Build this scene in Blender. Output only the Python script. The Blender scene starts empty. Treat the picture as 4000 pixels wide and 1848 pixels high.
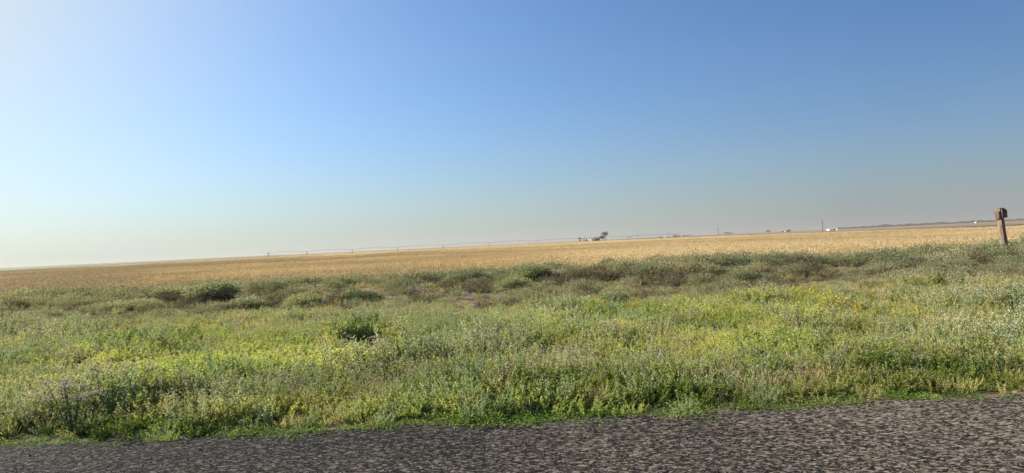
import bpy, math, random
import numpy as np
from mathutils import Matrix, Vector

R = math.radians
rng = np.random.default_rng(7)
random.seed(7)
scene = bpy.context.scene
C = scene.collection

# ------------------------------------------------------------------ camera
CAM_H = 1.45
F = 2856.0                      # focal length in photo pixels (4000 px wide)
cam_d = bpy.data.cameras.new("camera")
cam = bpy.data.objects.new("camera", cam_d); C.objects.link(cam)
cam_d.sensor_width = 36.0
cam_d.lens = F / 4000 * 36.0
cam_d.clip_start = 0.05
cam_d.clip_end = 30000
CAMROT = (Matrix.Rotation(R(90 + 0.59), 3, 'X') @ Matrix.Rotation(R(-2.69), 3, 'Z'))
cam.matrix_world = Matrix.Translation((0, 0, CAM_H)) @ CAMROT.to_4x4()
scene.camera = cam

# ------------------------------------------------------------------ light
SUN_EL, SUN_AZ = 27.0, -66.0    # azimuth: degrees to the right of the view direction (+Y)
sd = Vector((math.sin(R(SUN_AZ)) * math.cos(R(SUN_EL)), math.cos(R(SUN_AZ)) * math.cos(R(SUN_EL)), math.sin(R(SUN_EL))))
sun_d = bpy.data.lights.new("sun", 'SUN')
sun_d.energy = 5.0
sun_d.angle = R(0.6)
sun_d.color = (1.0, 0.94, 0.82)
sun = bpy.data.objects.new("sun", sun_d); C.objects.link(sun)
sun.rotation_euler = sd.to_track_quat('Z', 'Y').to_euler()
sun.location = (0, 0, 60)

world = bpy.data.worlds.new("World"); scene.world = world
world.use_nodes = True
wn, wl = world.node_tree.nodes, world.node_tree.links
wn.clear()
def N(t, nodes=wn, **kw):
    n = nodes.new(t)
    for k, v in kw.items(): setattr(n, k, v)
    return n
out = N('ShaderNodeOutputWorld'); bg = N('ShaderNodeBackground')
SKY_S = 0.066; EXPO = 1.1
bg.inputs['Strength'].default_value = SKY_S
sky = N('ShaderNodeTexSky', sky_type='NISHITA')
sky.sun_disc = False
sky.sun_elevation = R(SUN_EL); sky.sun_rotation = R(SUN_AZ)
sky.altitude = 900; sky.air_density = 1.15; sky.dust_density = 2.2; sky.ozone_density = 2.0
tc = N('ShaderNodeTexCoord')
def M(op, a, b=None, c=None, nodes=wn, links=wl, clamp=False):
    n = nodes.new('ShaderNodeMath'); n.operation = op; n.use_clamp = clamp
    for i, v in enumerate((a, b, c)):
        if v is None: continue
        if isinstance(v, (int, float)): n.inputs[i].default_value = v
        else: links.new(v, n.inputs[i])
    return n.outputs[0]
sep = N('ShaderNodeSeparateXYZ'); wl.new(tc.outputs['Generated'], sep.inputs[0])
dot = N('ShaderNodeVectorMath', operation='DOT_PRODUCT')
wl.new(tc.outputs['Generated'], dot.inputs[0]); dot.inputs[1].default_value = sd
zpos = M('MAXIMUM', sep.outputs['Z'], 0.0)
# dusty air near the ground: thins out with height, brighter towards the sun (forward scatter)
wmap = N('ShaderNodeMapping'); wmap.inputs['Scale'].default_value = (1.2, 1.2, 7); wl.new(tc.outputs['Generated'], wmap.inputs[0])
wisp_n = N('ShaderNodeTexNoise'); wisp_n.inputs['Scale'].default_value = 1.6; wisp_n.inputs['Detail'].default_value = 3; wl.new(wmap.outputs[0], wisp_n.inputs['Vector'])
hz = M('MULTIPLY', M('POWER', 2.718, M('MULTIPLY', zpos, -1 / 0.068)), M('ADD', M('MULTIPLY', wisp_n.outputs[0], 0.10), 0.85))
d0 = M('MAXIMUM', dot.outputs['Value'], 0.0)
phase = M('POWER', d0, 0.8)
hz2 = M('ADD', M('MINIMUM', M('MULTIPLY', M('POWER', d0, 6.0), 1.7), 0.88), M('MULTIPLY', wisp_n.outputs[0], 0.07))
hz = M('SUBTRACT', M('ADD', hz, hz2), M('MULTIPLY', hz, hz2))
HR, HL = (0.445, 0.46, 0.465), (0.79, 0.83, 0.74)
cm = N('ShaderNodeMix', data_type='RGBA')
wl.new(phase, cm.inputs['Factor'])
cm.inputs['A'].default_value = tuple(v / SKY_S / 2**EXPO for v in HR) + (1,)
cm.inputs['B'].default_value = tuple(v / SKY_S / 2**EXPO for v in HL) + (1,)
mx = N('ShaderNodeMix', data_type='RGBA')
wl.new(hz, mx.inputs['Factor']); 
tint = N('ShaderNodeMix', data_type='RGBA', blend_type='MULTIPLY')
tint.inputs['Factor'].default_value = 1.0
wl.new(sky.outputs['Color'], tint.inputs['A']); tint.inputs['B'].default_value = (0.575, 0.83, 1.15, 1)
dim = N('ShaderNodeVectorMath', operation='SCALE')      # less light scattered back from the part of the sky away from the sun
wl.new(M('ADD', M('MULTIPLY', dot.outputs['Value'], 0.33), 0.78), dim.inputs['Scale'])
wl.new(tint.outputs['Result'], dim.inputs[0]); wl.new(dim.outputs[0], mx.inputs['A']); wl.new(cm.outputs['Result'], mx.inputs['B'])
wl.new(mx.outputs['Result'], bg.inputs['Color']); wl.new(bg.outputs[0], out.inputs[0])

vs = scene.view_settings
vs.view_transform = 'Standard'; vs.look = 'None'; vs.exposure = EXPO; vs.gamma = 1.0
scene.cycles.max_bounces = 6; scene.cycles.diffuse_bounces = 3; scene.cycles.glossy_bounces = 2
scene.cycles.transmission_bounces = 4; scene.cycles.transparent_max_bounces = 6
scene.cycles.volume_bounces = 1

# ------------------------------------------------------------------ helpers
def ray(px, py):
    v = CAMROT @ Vector((px - 2000, 924 - py, -F))
    return v
def hor(px):                                  # photo row of the horizon in column px
    return 1047.5 - 0.04698 * px
def at(px, Y, z=0.0):                         # world point at depth Y seen in photo column px (near the horizon)
    v = ray(px, hor(px)); return Vector((v.x / v.y * Y, Y, z))
def ground(dx, dy, z=0.0):                    # point of the ground under a position in the photo (2576-px view)
    v = ray(dx / 0.644, dy / 0.644); t = (z - CAM_H) / v.z
    return Vector((v.x * t, v.y * t, z))
def to_photo(X, Y, Z):                        # world arrays -> 2576-px view coordinates
    Rm = np.array(CAMROT)
    p = np.stack([X, Y, Z - CAM_H], -1) @ Rm
    return (2000 + F * p[..., 0] / -p[..., 2]) * 0.644, (924 - F * p[..., 1] / -p[..., 2]) * 0.644

def vnoise(x, y, s, seed=0):                  # smooth value noise 0..1
    r = np.random.default_rng(seed); T = r.random((256, 256))
    x = np.asarray(x) / s + 1000.3; y = np.asarray(y) / s + 1000.7
    xi = np.floor(x).astype(int); yi = np.floor(y).astype(int); fx = x - xi; fy = y - yi
    fx = fx * fx * (3 - 2 * fx); fy = fy * fy * (3 - 2 * fy)
    g = lambda a, b: T[a % 256, b % 256]
    return (g(xi, yi) * (1 - fx) + g(xi + 1, yi) * fx) * (1 - fy) + (g(xi, yi + 1) * (1 - fx) + g(xi + 1, yi + 1) * fx) * fy
def sstep(a, b, x):
    t = np.clip((np.asarray(x, float) - a) / (b - a), 0, 1); return t * t * (3 - 2 * t)

ROAD_EDGE = 5.95
def H(x, y):                                  # height of the ground
    x = np.asarray(x, float); y = np.asarray(y, float)
    z = -0.05 + 0 * x
    w = sstep(6.2, 9, y) * (1 - sstep(30, 36, y))
    z = z + w * ((vnoise(x, y, 1.6, 3) - .5) * 0.10 + (vnoise(x, y, 5.0, 4) - .5) * 0.14)
    berm = np.exp(-((y - 25.5 - (vnoise(x, y * 0, 9, 5) - .5) * 3) / 2.4) ** 2)
    z = z + berm * (0.12 + 0.16 * vnoise(x, y, 3.5, 6))
    return z

def setp(o, label=None, cat=None, group=None, kind=None):
    if label: o['label'] = label
    if cat: o['category'] = cat
    if group: o['group'] = group
    if kind: o['kind'] = kind
    return o
def empty(name, loc, rz=0.0, s=1.0):
    o = bpy.data.objects.new(name, None); C.objects.link(o)
    o.location = loc; o.rotation_euler = (0, 0, rz); o.scale = (s, s, s) if isinstance(s, (int, float)) else s
    o.empty_display_size = 0.3
    return o

class MB:
    def __init__(s): s.v, s.f, s.m, s.n = [], [], [], 0
    def add(s, V, Fc, mi=0):
        V = np.asarray(V, float).reshape(-1, 3)
        s.v.append(V); s.f += [tuple(i + s.n for i in f) for f in Fc]; s.m += [mi] * len(Fc); s.n += len(V)
    def leaves(s, P, D, S, L, W, mi=0):       # diamond leaves
        n = len(P); L = np.broadcast_to(L, (n,))[:, None]; W = np.broadcast_to(W, (n,))[:, None]
        V = np.stack([P, P + D * L * .45 + S * W / 2, P + D * L, P + D * L * .45 - S * W / 2], 1)
        s.add(V, [(4*i, 4*i+1, 4*i+2, 4*i+3) for i in range(n)], mi)
    def ribbons(s, P, D, S, L, W, droop, mi=0):  # blades: a quad and a tip
        n = len(P); L = np.broadcast_to(L, (n,))[:, None]; W = np.broadcast_to(W, (n,))[:, None]
        dr = np.broadcast_to(droop, (n,))[:, None] * np.array([0, 0, -1.0])
        a, b = P - S * W * .35, P + S * W * .35
        m = P + D * L * .55 + dr * L * .12
        t = P + D * L * .95 + dr * L * .55
        V = np.stack([a, b, m + S * W * .5, m - S * W * .5, t], 1)
        fs = []
        for i in range(n): fs += [(5*i, 5*i+1, 5*i+2, 5*i+3), (5*i+3, 5*i+2, 5*i+4)]
        s.add(V, fs, mi)
    def box(s, c, d, rz=0.0, mi=0, top=1.0):  # centre of base, full size; top < 1 tapers
        x, y, z = d[0] / 2, d[1] / 2, d[2]
        V = np.array([[-x,-y,0],[x,-y,0],[x,y,0],[-x,y,0],[-x*top,-y*top,z],[x*top,-y*top,z],[x*top,y*top,z],[-x*top,y*top,z]])
        cs, sn = math.cos(rz), math.sin(rz)
        V = V @ np.array([[cs, sn, 0], [-sn, cs, 0], [0, 0, 1]]) + np.array(c)
        s.add(V, [(3,2,1,0),(4,5,6,7),(0,1,5,4),(1,2,6,5),(2,3,7,6),(3,0,4,7)], mi)
    def tube(s, A, B, r0, r1, n=6, mi=0, cap=True):
        A, B = Vector(A), Vector(B); d = (B - A)
        if d.length < 1e-6: return
        q = d.to_track_quat('Z', 'Y'); V = []
        for P, r in ((A, r0), (B, r1)):
            for k in range(n):
                V.append(P + q @ Vector((r * math.cos(2*math.pi*k/n), r * math.sin(2*math.pi*k/n), 0)))
        fs = [(k, (k+1) % n, n + (k+1) % n, n + k) for k in range(n)]
        if cap: fs += [tuple(range(n-1, -1, -1)), tuple(range(n, 2*n))]
        s.add([tuple(v) for v in V], fs, mi)
    def mesh(s, name, mats, smooth=False):
        me = bpy.data.meshes.new(name)
        V = np.concatenate(s.v) if s.v else np.zeros((0, 3))
        me.from_pydata(V.tolist(), [], s.f)
        for m in mats: me.materials.append(m)
        me.polygons.foreach_set('material_index', s.m)
        if smooth: me.polygons.foreach_set('use_smooth', [True] * len(s.f))
        me.update(); return me
    def build(s, name, mats, parent=None, smooth=False, link=True):
        if not isinstance(mats, (list, tuple)): mats = [mats]
        o = bpy.data.objects.new(name, s.mesh(name, mats, smooth))
        if link: C.objects.link(o)
        if parent: o.parent = parent
        return o

def unit(v): return v / np.maximum(np.linalg.norm(v, axis=-1, keepdims=True), 1e-9)
def rdir(n, up=0.0, r=rng):
    v = r.normal(size=(n, 3)); v[:, 2] = np.abs(v[:, 2]) if up else v[:, 2]; v[:, 2] += up; return unit(v)
def side(D, r=rng):
    return unit(np.cross(D, r.normal(size=D.shape)))

# ------------------------------------------------------------------ materials
def new_mat(name):
    m = bpy.data.materials.new(name); m.use_nodes = True
    m.node_tree.nodes.clear(); return m, m.node_tree.nodes, m.node_tree.links
def ramp(nodes, cols, interp='LINEAR'):
    n = nodes.new('ShaderNodeValToRGB'); n.color_ramp.interpolation = interp
    el = n.color_ramp.elements
    while len(el) < len(cols): el.new(0.5)
    for e, (p, c) in zip(el, cols): e.position = p; e.color = tuple(c) + (1,)
    return n
def leaf_mat(name, cols, trans=0.35, instanced=True, rough=0.7, spec=0.12, tcol=None):
    m, n, l = new_mat(name)
    geo = n.new('ShaderNodeNewGeometry')
    if instanced:
        a = n.new('ShaderNodeAttribute'); a.attribute_type = 'INSTANCER'; a.attribute_name = 'tint'; src = a.outputs['Fac']
    else:
        a = n.new('ShaderNodeObjectInfo'); src = a.outputs['Random']
    f = M('ADD', M('MULTIPLY', src, 0.7, nodes=n, links=l), M('MULTIPLY', geo.outputs['Random Per Island'], 0.3, nodes=n, links=l), nodes=n, links=l)
    rp = ramp(n, cols); l.new(f, rp.inputs[0])
    p = n.new('ShaderNodeBsdfPrincipled'); p.inputs['Roughness'].default_value = rough
    p.inputs['Specular IOR Level'].default_value = spec
    l.new(rp.outputs[0], p.inputs['Base Color'])
    t = n.new('ShaderNodeBsdfTranslucent')
    tm = n.new('ShaderNodeMix'); tm.data_type = 'RGBA'; tm.blend_type = 'MULTIPLY'; tm.inputs['Factor'].default_value = 1
    l.new(rp.outputs[0], tm.inputs['A']); tm.inputs['B'].default_value = tuple(tcol or (1.2, 1.2, 0.8)) + (1,)
    l.new(tm.outputs['Result'], t.inputs['Color'])
    mix = n.new('ShaderNodeMixShader'); mix.inputs[0].default_value = trans
    l.new(p.outputs[0], mix.inputs[1]); l.new(t.outputs[0], mix.inputs[2])
    o = n.new('ShaderNodeOutputMaterial'); l.new(mix.outputs[0], o.inputs[0])
    return m
def simple_mat(name, col, rough=0.8, var=0.25, scale=3.0, bump=0.0, metal=0.0, stretch=(1, 1, 1), col2=None, coord='Object'):
    m, n, l = new_mat(name)
    t = n.new('ShaderNodeTexCoord'); mp = n.new('ShaderNodeMapping'); mp.inputs['Scale'].default_value = stretch
    l.new(t.outputs[coord], mp.inputs[0])
    ns = n.new('ShaderNodeTexNoise'); ns.inputs['Scale'].default_value = scale; ns.inputs['Detail'].default_value = 6
    l.new(mp.outputs[0], ns.inputs['Vector'])
    c2 = col2 or tuple(c * (1 - var) for c in col); c1 = tuple(min(1, c * (1 + var)) for c in col)
    rp = ramp(n, [(0.32, c2), (0.68, c1)]); l.new(ns.outputs[0], rp.inputs[0])
    p = n.new('ShaderNodeBsdfPrincipled'); p.inputs['Roughness'].default_value = rough; p.inputs['Metallic'].default_value = metal
    l.new(rp.outputs[0], p.inputs['Base Color'])
    if bump:
        b = n.new('ShaderNodeBump'); b.inputs['Strength'].default_value = bump; b.inputs['Distance'].default_value = 0.02
        l.new(ns.outputs[0], b.inputs['Height']); l.new(b.outputs[0], p.inputs['Normal'])
    o = n.new('ShaderNodeOutputMaterial'); l.new(p.outputs[0], o.inputs[0])
    return m

def road_mat():
    m, n, l = new_mat('chip_seal')
    t = n.new('ShaderNodeNewGeometry')
    mp = n.new('ShaderNodeMapping'); mp.inputs['Scale'].default_value = (0.8, 1, 1)
    l.new(t.outputs['Position'], mp.inputs[0])
    vo = n.new('ShaderNodeTexVoronoi'); vo.inputs['Scale'].default_value = 50; vo.inputs['Randomness'].default_value = 1
    n1 = n.new('ShaderNodeTexNoise'); n1.inputs['Scale'].default_value = 36; n1.inputs['Detail'].default_value = 3; n1.inputs['Roughness'].default_value = .65
    n2 = n.new('ShaderNodeTexNoise'); n2.inputs['Scale'].default_value = 0.55; n2.inputs['Detail'].default_value = 4
    for x in (vo, n1): l.new(mp.outputs[0], x.inputs['Vector'])
    l.new(t.outputs['Position'], n2.inputs['Vector'])
    sepc = n.new('ShaderNodeSeparateColor'); l.new(vo.outputs['Color'], sepc.inputs[0])
    f = M('ADD', M('MULTIPLY', sepc.outputs[0], 0.5, nodes=n, links=l), M('MULTIPLY', n1.outputs[0], 0.5, nodes=n, links=l), nodes=n, links=l)
    rp = ramp(n, [(0.30, (0.003, 0.003, 0.003)), (0.44, (0.009, 0.0087, 0.008)), (0.58, (0.026, 0.024, 0.022)), (0.76, (0.12, 0.108, 0.094))])
    l.new(f, rp.inputs[0])
    # backlight and window tint painted in: paler and browner towards +x, patchy
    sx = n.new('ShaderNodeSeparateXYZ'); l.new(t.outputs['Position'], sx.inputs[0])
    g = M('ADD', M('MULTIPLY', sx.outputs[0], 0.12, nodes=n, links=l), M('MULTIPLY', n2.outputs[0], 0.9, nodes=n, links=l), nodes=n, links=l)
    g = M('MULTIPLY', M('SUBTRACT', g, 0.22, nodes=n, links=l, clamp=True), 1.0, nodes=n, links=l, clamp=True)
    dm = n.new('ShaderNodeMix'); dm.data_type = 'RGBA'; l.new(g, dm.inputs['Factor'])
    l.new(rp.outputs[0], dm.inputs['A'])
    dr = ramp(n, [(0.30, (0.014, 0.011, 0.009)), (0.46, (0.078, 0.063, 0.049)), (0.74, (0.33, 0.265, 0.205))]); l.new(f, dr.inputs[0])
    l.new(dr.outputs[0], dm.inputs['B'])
    p = n.new('ShaderNodeBsdfPrincipled'); p.inputs['Roughness'].default_value = 0.95; p.inputs['Specular IOR Level'].default_value = 0.08
    l.new(dm.outputs['Result'], p.inputs['Base Color'])
    b = n.new('ShaderNodeBump'); b.inputs['Strength'].default_value = 0.6; b.inputs['Distance'].default_value = 0.012
    l.new(f, b.inputs['Height']); l.new(b.outputs[0], p.inputs['Normal'])
    o = n.new('ShaderNodeOutputMaterial'); l.new(p.outputs[0], o.inputs[0])
    return m
def soil_mat():
    m, n, l = new_mat('soil')
    t = n.new('ShaderNodeNewGeometry')
    n1 = n.new('ShaderNodeTexNoise'); n1.inputs['Scale'].default_value = 0.35; n1.inputs['Detail'].default_value = 6
    n2 = n.new('ShaderNodeTexNoise'); n2.inputs['Scale'].default_value = 9; n2.inputs['Detail'].default_value = 8; n2.inputs['Roughness'].default_value = .7
    for x in (n1, n2): l.new(t.outputs['Position'], x.inputs['Vector'])
    f = M('ADD', M('MULTIPLY', n1.outputs[0], .5, nodes=n, links=l), M('MULTIPLY', n2.outputs[0], .5, nodes=n, links=l), nodes=n, links=l)
    rp = ramp(n, [(.35, (.07, .05, .034)), (.5, (.13, .082, .054)), (.66, (.23, .14, .09))]); l.new(f, rp.inputs[0])
    p = n.new('ShaderNodeBsdfPrincipled'); p.inputs['Roughness'].default_value = .95
    l.new(rp.outputs[0], p.inputs['Base Color'])
    b = n.new('ShaderNodeBump'); b.inputs['Strength'].default_value = .8; b.inputs['Distance'].default_value = .05
    l.new(n2.outputs[0], b.inputs['Height']); l.new(b.outputs[0], p.inputs['Normal'])
    o = n.new('ShaderNodeOutputMaterial'); l.new(p.outputs[0], o.inputs[0]); return m

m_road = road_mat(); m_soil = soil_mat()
m_fieldfar = simple_mat('ripe_crop_far', (.51, .40, .235), .9, .12, .08, 0, coord='Object')
m_green = simple_mat('green_field', (.085, .13, .05), .9, .2, .02)
m_track = simple_mat('track_grass', (.20, .175, .08), .9, .35, .05)
m_plow = simple_mat('plowed_earth', (.22, .15, .095), .95, .18, .01)
m_dark = simple_mat('far_verge', (.055, .07, .032), .9, .3, .02)

# ------------------------------------------------------------------ setting: ground, road, fields
def grid_sheet(name, xs, ys, zf, mat, label=None):
    X, Y = np.meshgrid(xs, ys); Z = zf(X, Y); nx, ny = len(xs), len(ys)
    V = np.stack([X, Y, Z], -1).reshape(-1, 3)
    fs = [(j*nx+i, j*nx+i+1, (j+1)*nx+i+1, (j+1)*nx+i) for j in range(ny-1) for i in range(nx-1)]
    b = MB(); b.add(V, fs); o = b.build(name, mat, smooth=True); setp(o, kind='structure', label=label); return o
xs = np.concatenate([[-9000, -2500, -800, -250, -90], np.arange(-55, 55.1, .25), [90, 250, 800, 2500, 9000]])
ys = np.concatenate([[-400, -60, -10, 3, 5], np.arange(5.6, 36.1, .25), [60, 200, 800, 2500, 9000]])
grid_sheet('ground', xs, ys, H, m_soil)
# road: near edge wobbles where the surface is broken
rx = np.arange(-120, 120.1, .15)
edge = ROAD_EDGE + .16 + .018 * np.clip(rx, -15, 15) + (vnoise(rx, rx * 0, .4, 11) - .5) * .16 + (vnoise(rx, rx * 0, 2, 12) - .5) * .12
b = MB()
rows = [(-4.5, -.02), (-1, .03), (2, .02), (4.5, 0), (5.3, -.012)]
V = []
for y, z in rows: V += [(x, y, z) for x in rx]
V += [(x, e, -.022) for x, e in zip(rx, edge)]; V += [(x, e + .05, -.09) for x, e in zip(rx, edge)]
n_ = len(rx)
b.add(V, [(j*n_+i, j*n_+i+1, (j+1)*n_+i+1, (j+1)*n_+i) for j in range(len(rows)+1) for i in range(n_-1)])
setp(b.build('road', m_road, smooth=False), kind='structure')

def poly(name, pts, z, mat):
    b = MB(); b.add([(x, y, z) for x, y in pts], [tuple(range(len(pts)))]); return setp(b.build(name, mat), kind='structure')
CROP_R = [(98, 30), (104, 140), (122, 290), (122, 410), (112, 1050)]
def crop_right(y): return np.interp(y, [p[1] for p in CROP_R], [p[0] for p in CROP_R])
def crop_left(y): return -np.interp(y, [30, 150, 300, 880, 1050], [105, 150, 195, 330, 360])
poly('green_field', [(-9000, 120), (-175, 120), (-215, 300), (-400, 1050), (-900, 3500), (-9000, 3500)], .30, m_green)
poly('far_field', [(-400, 1050), (200, 1050), (260, 1300), (-420, 1300)], .12, m_dark)
poly('track', [(99, 25), (112, 25), (140, 290), (150, 410), (190, 1100), (112, 1100), (123, 410), (123, 290), (105, 140)], .02, m_track)
poly('plowed_field', [(160, 25), (9000, 25), (9000, 2400), (900, 2400), (215, 1100)], .06, m_plow)
poly('stubble_field', [(900, 2410), (9000, 2410), (9000, 7000), (200, 7000)], .07, m_track)
# golden crop beyond the individually grown stalks
ysf = np.arange(250, 1051, 25.0); b = MB(); V = []
for y in ysf:
    for t in np.linspace(0, 1, 40):
        V.append((crop_left(y) + 1.5 + t * (crop_right(y) - crop_left(y) - 3), y, .36 if y > 250 else .0))
b.add(V, [(j*40+i, j*40+i+1, (j+1)*40+i+1, (j+1)*40+i) for j in range(len(ysf)-1) for i in range(39)])
setp(b.build('crop_field', m_fieldfar), kind='structure')

# ------------------------------------------------------------------ instancing for stuff nobody could count
def scatter(name, protos, pts, rot, scl, idx, tint, label):
    col = bpy.data.collections.new(name + '_sources')
    for k, p in enumerate(protos):
        p.name = '%s_%03d' % (p.name.split('.')[0], k); col.objects.link(p)
    order = sorted(range(len(protos)), key=lambda k: protos[k].name)
    inv = np.zeros(len(protos), int); inv[order] = np.arange(len(protos))
    me = bpy.data.meshes.new(name); me.vertices.add(len(pts))
    me.vertices.foreach_set('co', np.asarray(pts, np.float32).ravel())
    def attr(nm, typ, dat, key):
        a = me.attributes.new(nm, typ, 'POINT'); a.data.foreach_set(key, dat)
    attr('rot', 'FLOAT_VECTOR', np.asarray(rot, np.float32).ravel(), 'vector')
    attr('scl', 'FLOAT_VECTOR', np.asarray(scl, np.float32).ravel(), 'vector')
    attr('idx', 'INT', inv[np.asarray(idx)].astype(np.int32), 'value')
    attr('tint', 'FLOAT', np.asarray(tint, np.float32), 'value')
    o = bpy.data.objects.new(name, me); C.objects.link(o)
    ng = bpy.data.node_groups.new(name, 'GeometryNodeTree')
    ng.interface.new_socket('Geometry', in_out='INPUT', socket_type='NodeSocketGeometry')
    ng.interface.new_socket('Geometry', in_out='OUTPUT', socket_type='NodeSocketGeometry')
    n, l = ng.nodes, ng.links
    gi, go = n.new('NodeGroupInput'), n.new('NodeGroupOutput')
    iop = n.new('GeometryNodeInstanceOnPoints'); ci = n.new('GeometryNodeCollectionInfo')
    ci.inputs['Collection'].default_value = col; ci.inputs['Separate Children'].default_value = True; ci.inputs['Reset Children'].default_value = True
    def na(nm, t):
        a = n.new('GeometryNodeInputNamedAttribute'); a.data_type = t; a.inputs['Name'].default_value = nm; return a.outputs['Attribute']
    e2r = n.new('FunctionNodeEulerToRotation')
    l.new(gi.outputs[0], iop.inputs['Points']); l.new(ci.outputs[0], iop.inputs['Instance'])
    iop.inputs['Pick Instance'].default_value = True
    l.new(na('idx', 'INT'), iop.inputs['Instance Index'])
    l.new(na('rot', 'FLOAT_VECTOR'), e2r.inputs[0]); l.new(e2r.outputs[0], iop.inputs['Rotation'])
    l.new(na('scl', 'FLOAT_VECTOR'), iop.inputs['Scale'])
    l.new(iop.outputs[0], go.inputs[0])
    md = o.modifiers.new('scatter', 'NODES'); md.node_group = ng
    setp(o, label=label, kind='stuff')
    return o

# ------------------------------------------------------------------ plants of the verge
m_grey = leaf_mat('grey_green_leaf', [(0, (0.196, 0.264, 0.129)), (.35, (0.304, 0.367, 0.198)), (.65, (0.411, 0.463, 0.269)), (1, (0.606, 0.610, 0.395))], .35)
m_lime = leaf_mat('lime_leaf', [(0, (0.201, 0.289, 0.065)), (.5, (0.380, 0.432, 0.128)), (1, (0.670, 0.594, 0.226))], .45)
m_mat = leaf_mat('creeping_leaf', [(0, (0.066, 0.132, 0.022)), (.5, (0.143, 0.220, 0.044)), (1, (0.286, 0.341, 0.088))], .4)
m_deep = leaf_mat('deep_green_leaf', [(0, (0.081, 0.125, 0.027)), (.5, (0.161, 0.212, 0.044)), (1, (0.319, 0.332, 0.087))], .35)
m_dry = leaf_mat('dry_grass', [(0, (0.311, 0.235, 0.122)), (.5, (0.454, 0.358, 0.200)), (1, (0.622, 0.543, 0.358))], .35)
m_olive = leaf_mat('olive_grass', [(0, (0.228, 0.233, 0.080)), (.5, (0.398, 0.371, 0.150)), (1, (0.626, 0.517, 0.276))], .4)
m_yellow = leaf_mat('yellow_petal', [(0, (.80, .48, .02)), (1, (.85, .66, .06))], .3)
m_pale = leaf_mat('pale_seedhead', [(0, (0.253, 0.230, 0.161)), (1, (0.437, 0.380, 0.287))], .3)
m_stem = leaf_mat('weed_stem', [(0, (.15, .12, .06)), (1, (.26, .21, .11))], .1)
m_twig = leaf_mat('dry_twig', [(0, (0.113, 0.090, 0.057)), (.5, (0.198, 0.163, 0.101)), (1, (0.330, 0.293, 0.177))], .1)
m_sage = leaf_mat('sage_leaf', [(0, (0.168, 0.204, 0.107)), (.5, (0.288, 0.309, 0.164)), (1, (0.444, 0.409, 0.244))], .3, instanced=False)
m_sagei = leaf_mat('brush_leaf', [(0, (0.164, 0.180, 0.106)), (.5, (0.273, 0.273, 0.164)), (1, (0.461, 0.383, 0.235))], .3)
m_twigo = leaf_mat('shrub_twig', [(0, (.085, .055, .045)), (1, (.18, .12, .10))], .1, instanced=False)
m_drktree = leaf_mat('far_leaf', [(0, (.045, .055, .03)), (1, (.09, .095, .055))], .2, instanced=False)

def weed(seed, h=.32, stems=7, per=34, ll=.035, lw=.012, spread=.13, mat=m_grey, top=None, topn=10, up=.55, name='leafy_weed'):
    r = np.random.default_rng(seed); b = MB()
    for s in range(stems):
        a = r.uniform(0, 2*np.pi); rad = spread * np.sqrt(r.random()) * .6
        p0 = np.array([rad*np.cos(a), rad*np.sin(a), 0]); hh = h * r.uniform(.6, 1.15)
        lean = np.array([np.cos(a), np.sin(a), 0]) * spread * r.uniform(.2, 1.0); p1 = p0 + lean + np.array([0, 0, hh])
        b.ribbons(p0[None], unit((p1-p0)[None]), side(unit((p1-p0)[None]), r), np.linalg.norm(p1-p0), .006, 0, 1)
        t = r.uniform(.08, 1, per)[:, None]; P = p0 + (p1-p0) * t
        D = unit(r.normal(size=(per, 3)) * [1, 1, .5] + [0, 0, up]); fall = (1.15 - .55 * t[:, 0])
        b.leaves(P, D, side(D, r), ll * r.uniform(.6, 1.3, per) * fall, lw * r.uniform(.7, 1.3, per) * fall, 0)
        if top is not None and r.random() < .85:
            P = p1 + r.normal(size=(topn, 3)) * [.02, .02, .025]; D = rdir(topn, .3, r)
            b.leaves(P, D, side(D, r), .018 * r.uniform(.7, 1.3, topn), .014, 2)
    return b.build(name, [mat, m_stem, top or mat], link=False)
def tuft(seed, h=.3, n=46, w=.006, spread=.07, lean=.45, mat=m_dry, heads=None, name='grass_tuft'):
    r = np.random.default_rng(seed); b = MB()
    P = np.concatenate([r.normal(size=(n, 2)) * spread * .5, np.zeros((n, 1))], 1)
    D = unit(np.concatenate([r.normal(size=(n, 2)) * lean + P[:, :2] * 3, np.ones((n, 1))], 1))
    L = h * r.uniform(.45, 1.15, n); b.ribbons(P, D, side(D, r), L, w, r.uniform(0, .9, n), 0)
    if heads:
        k = n // 3; Q = P[:k] + D[:k] * L[:k, None] * .95
        for _ in range(4):
            QQ = Q + r.normal(size=Q.shape) * .012; DD = unit(D[:k] + r.normal(size=(k, 3)) * .5)
            b.leaves(QQ, DD, side(DD, r), .03, .009, 1)
    return b.build(name, [mat, heads or mat], link=False)
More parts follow.
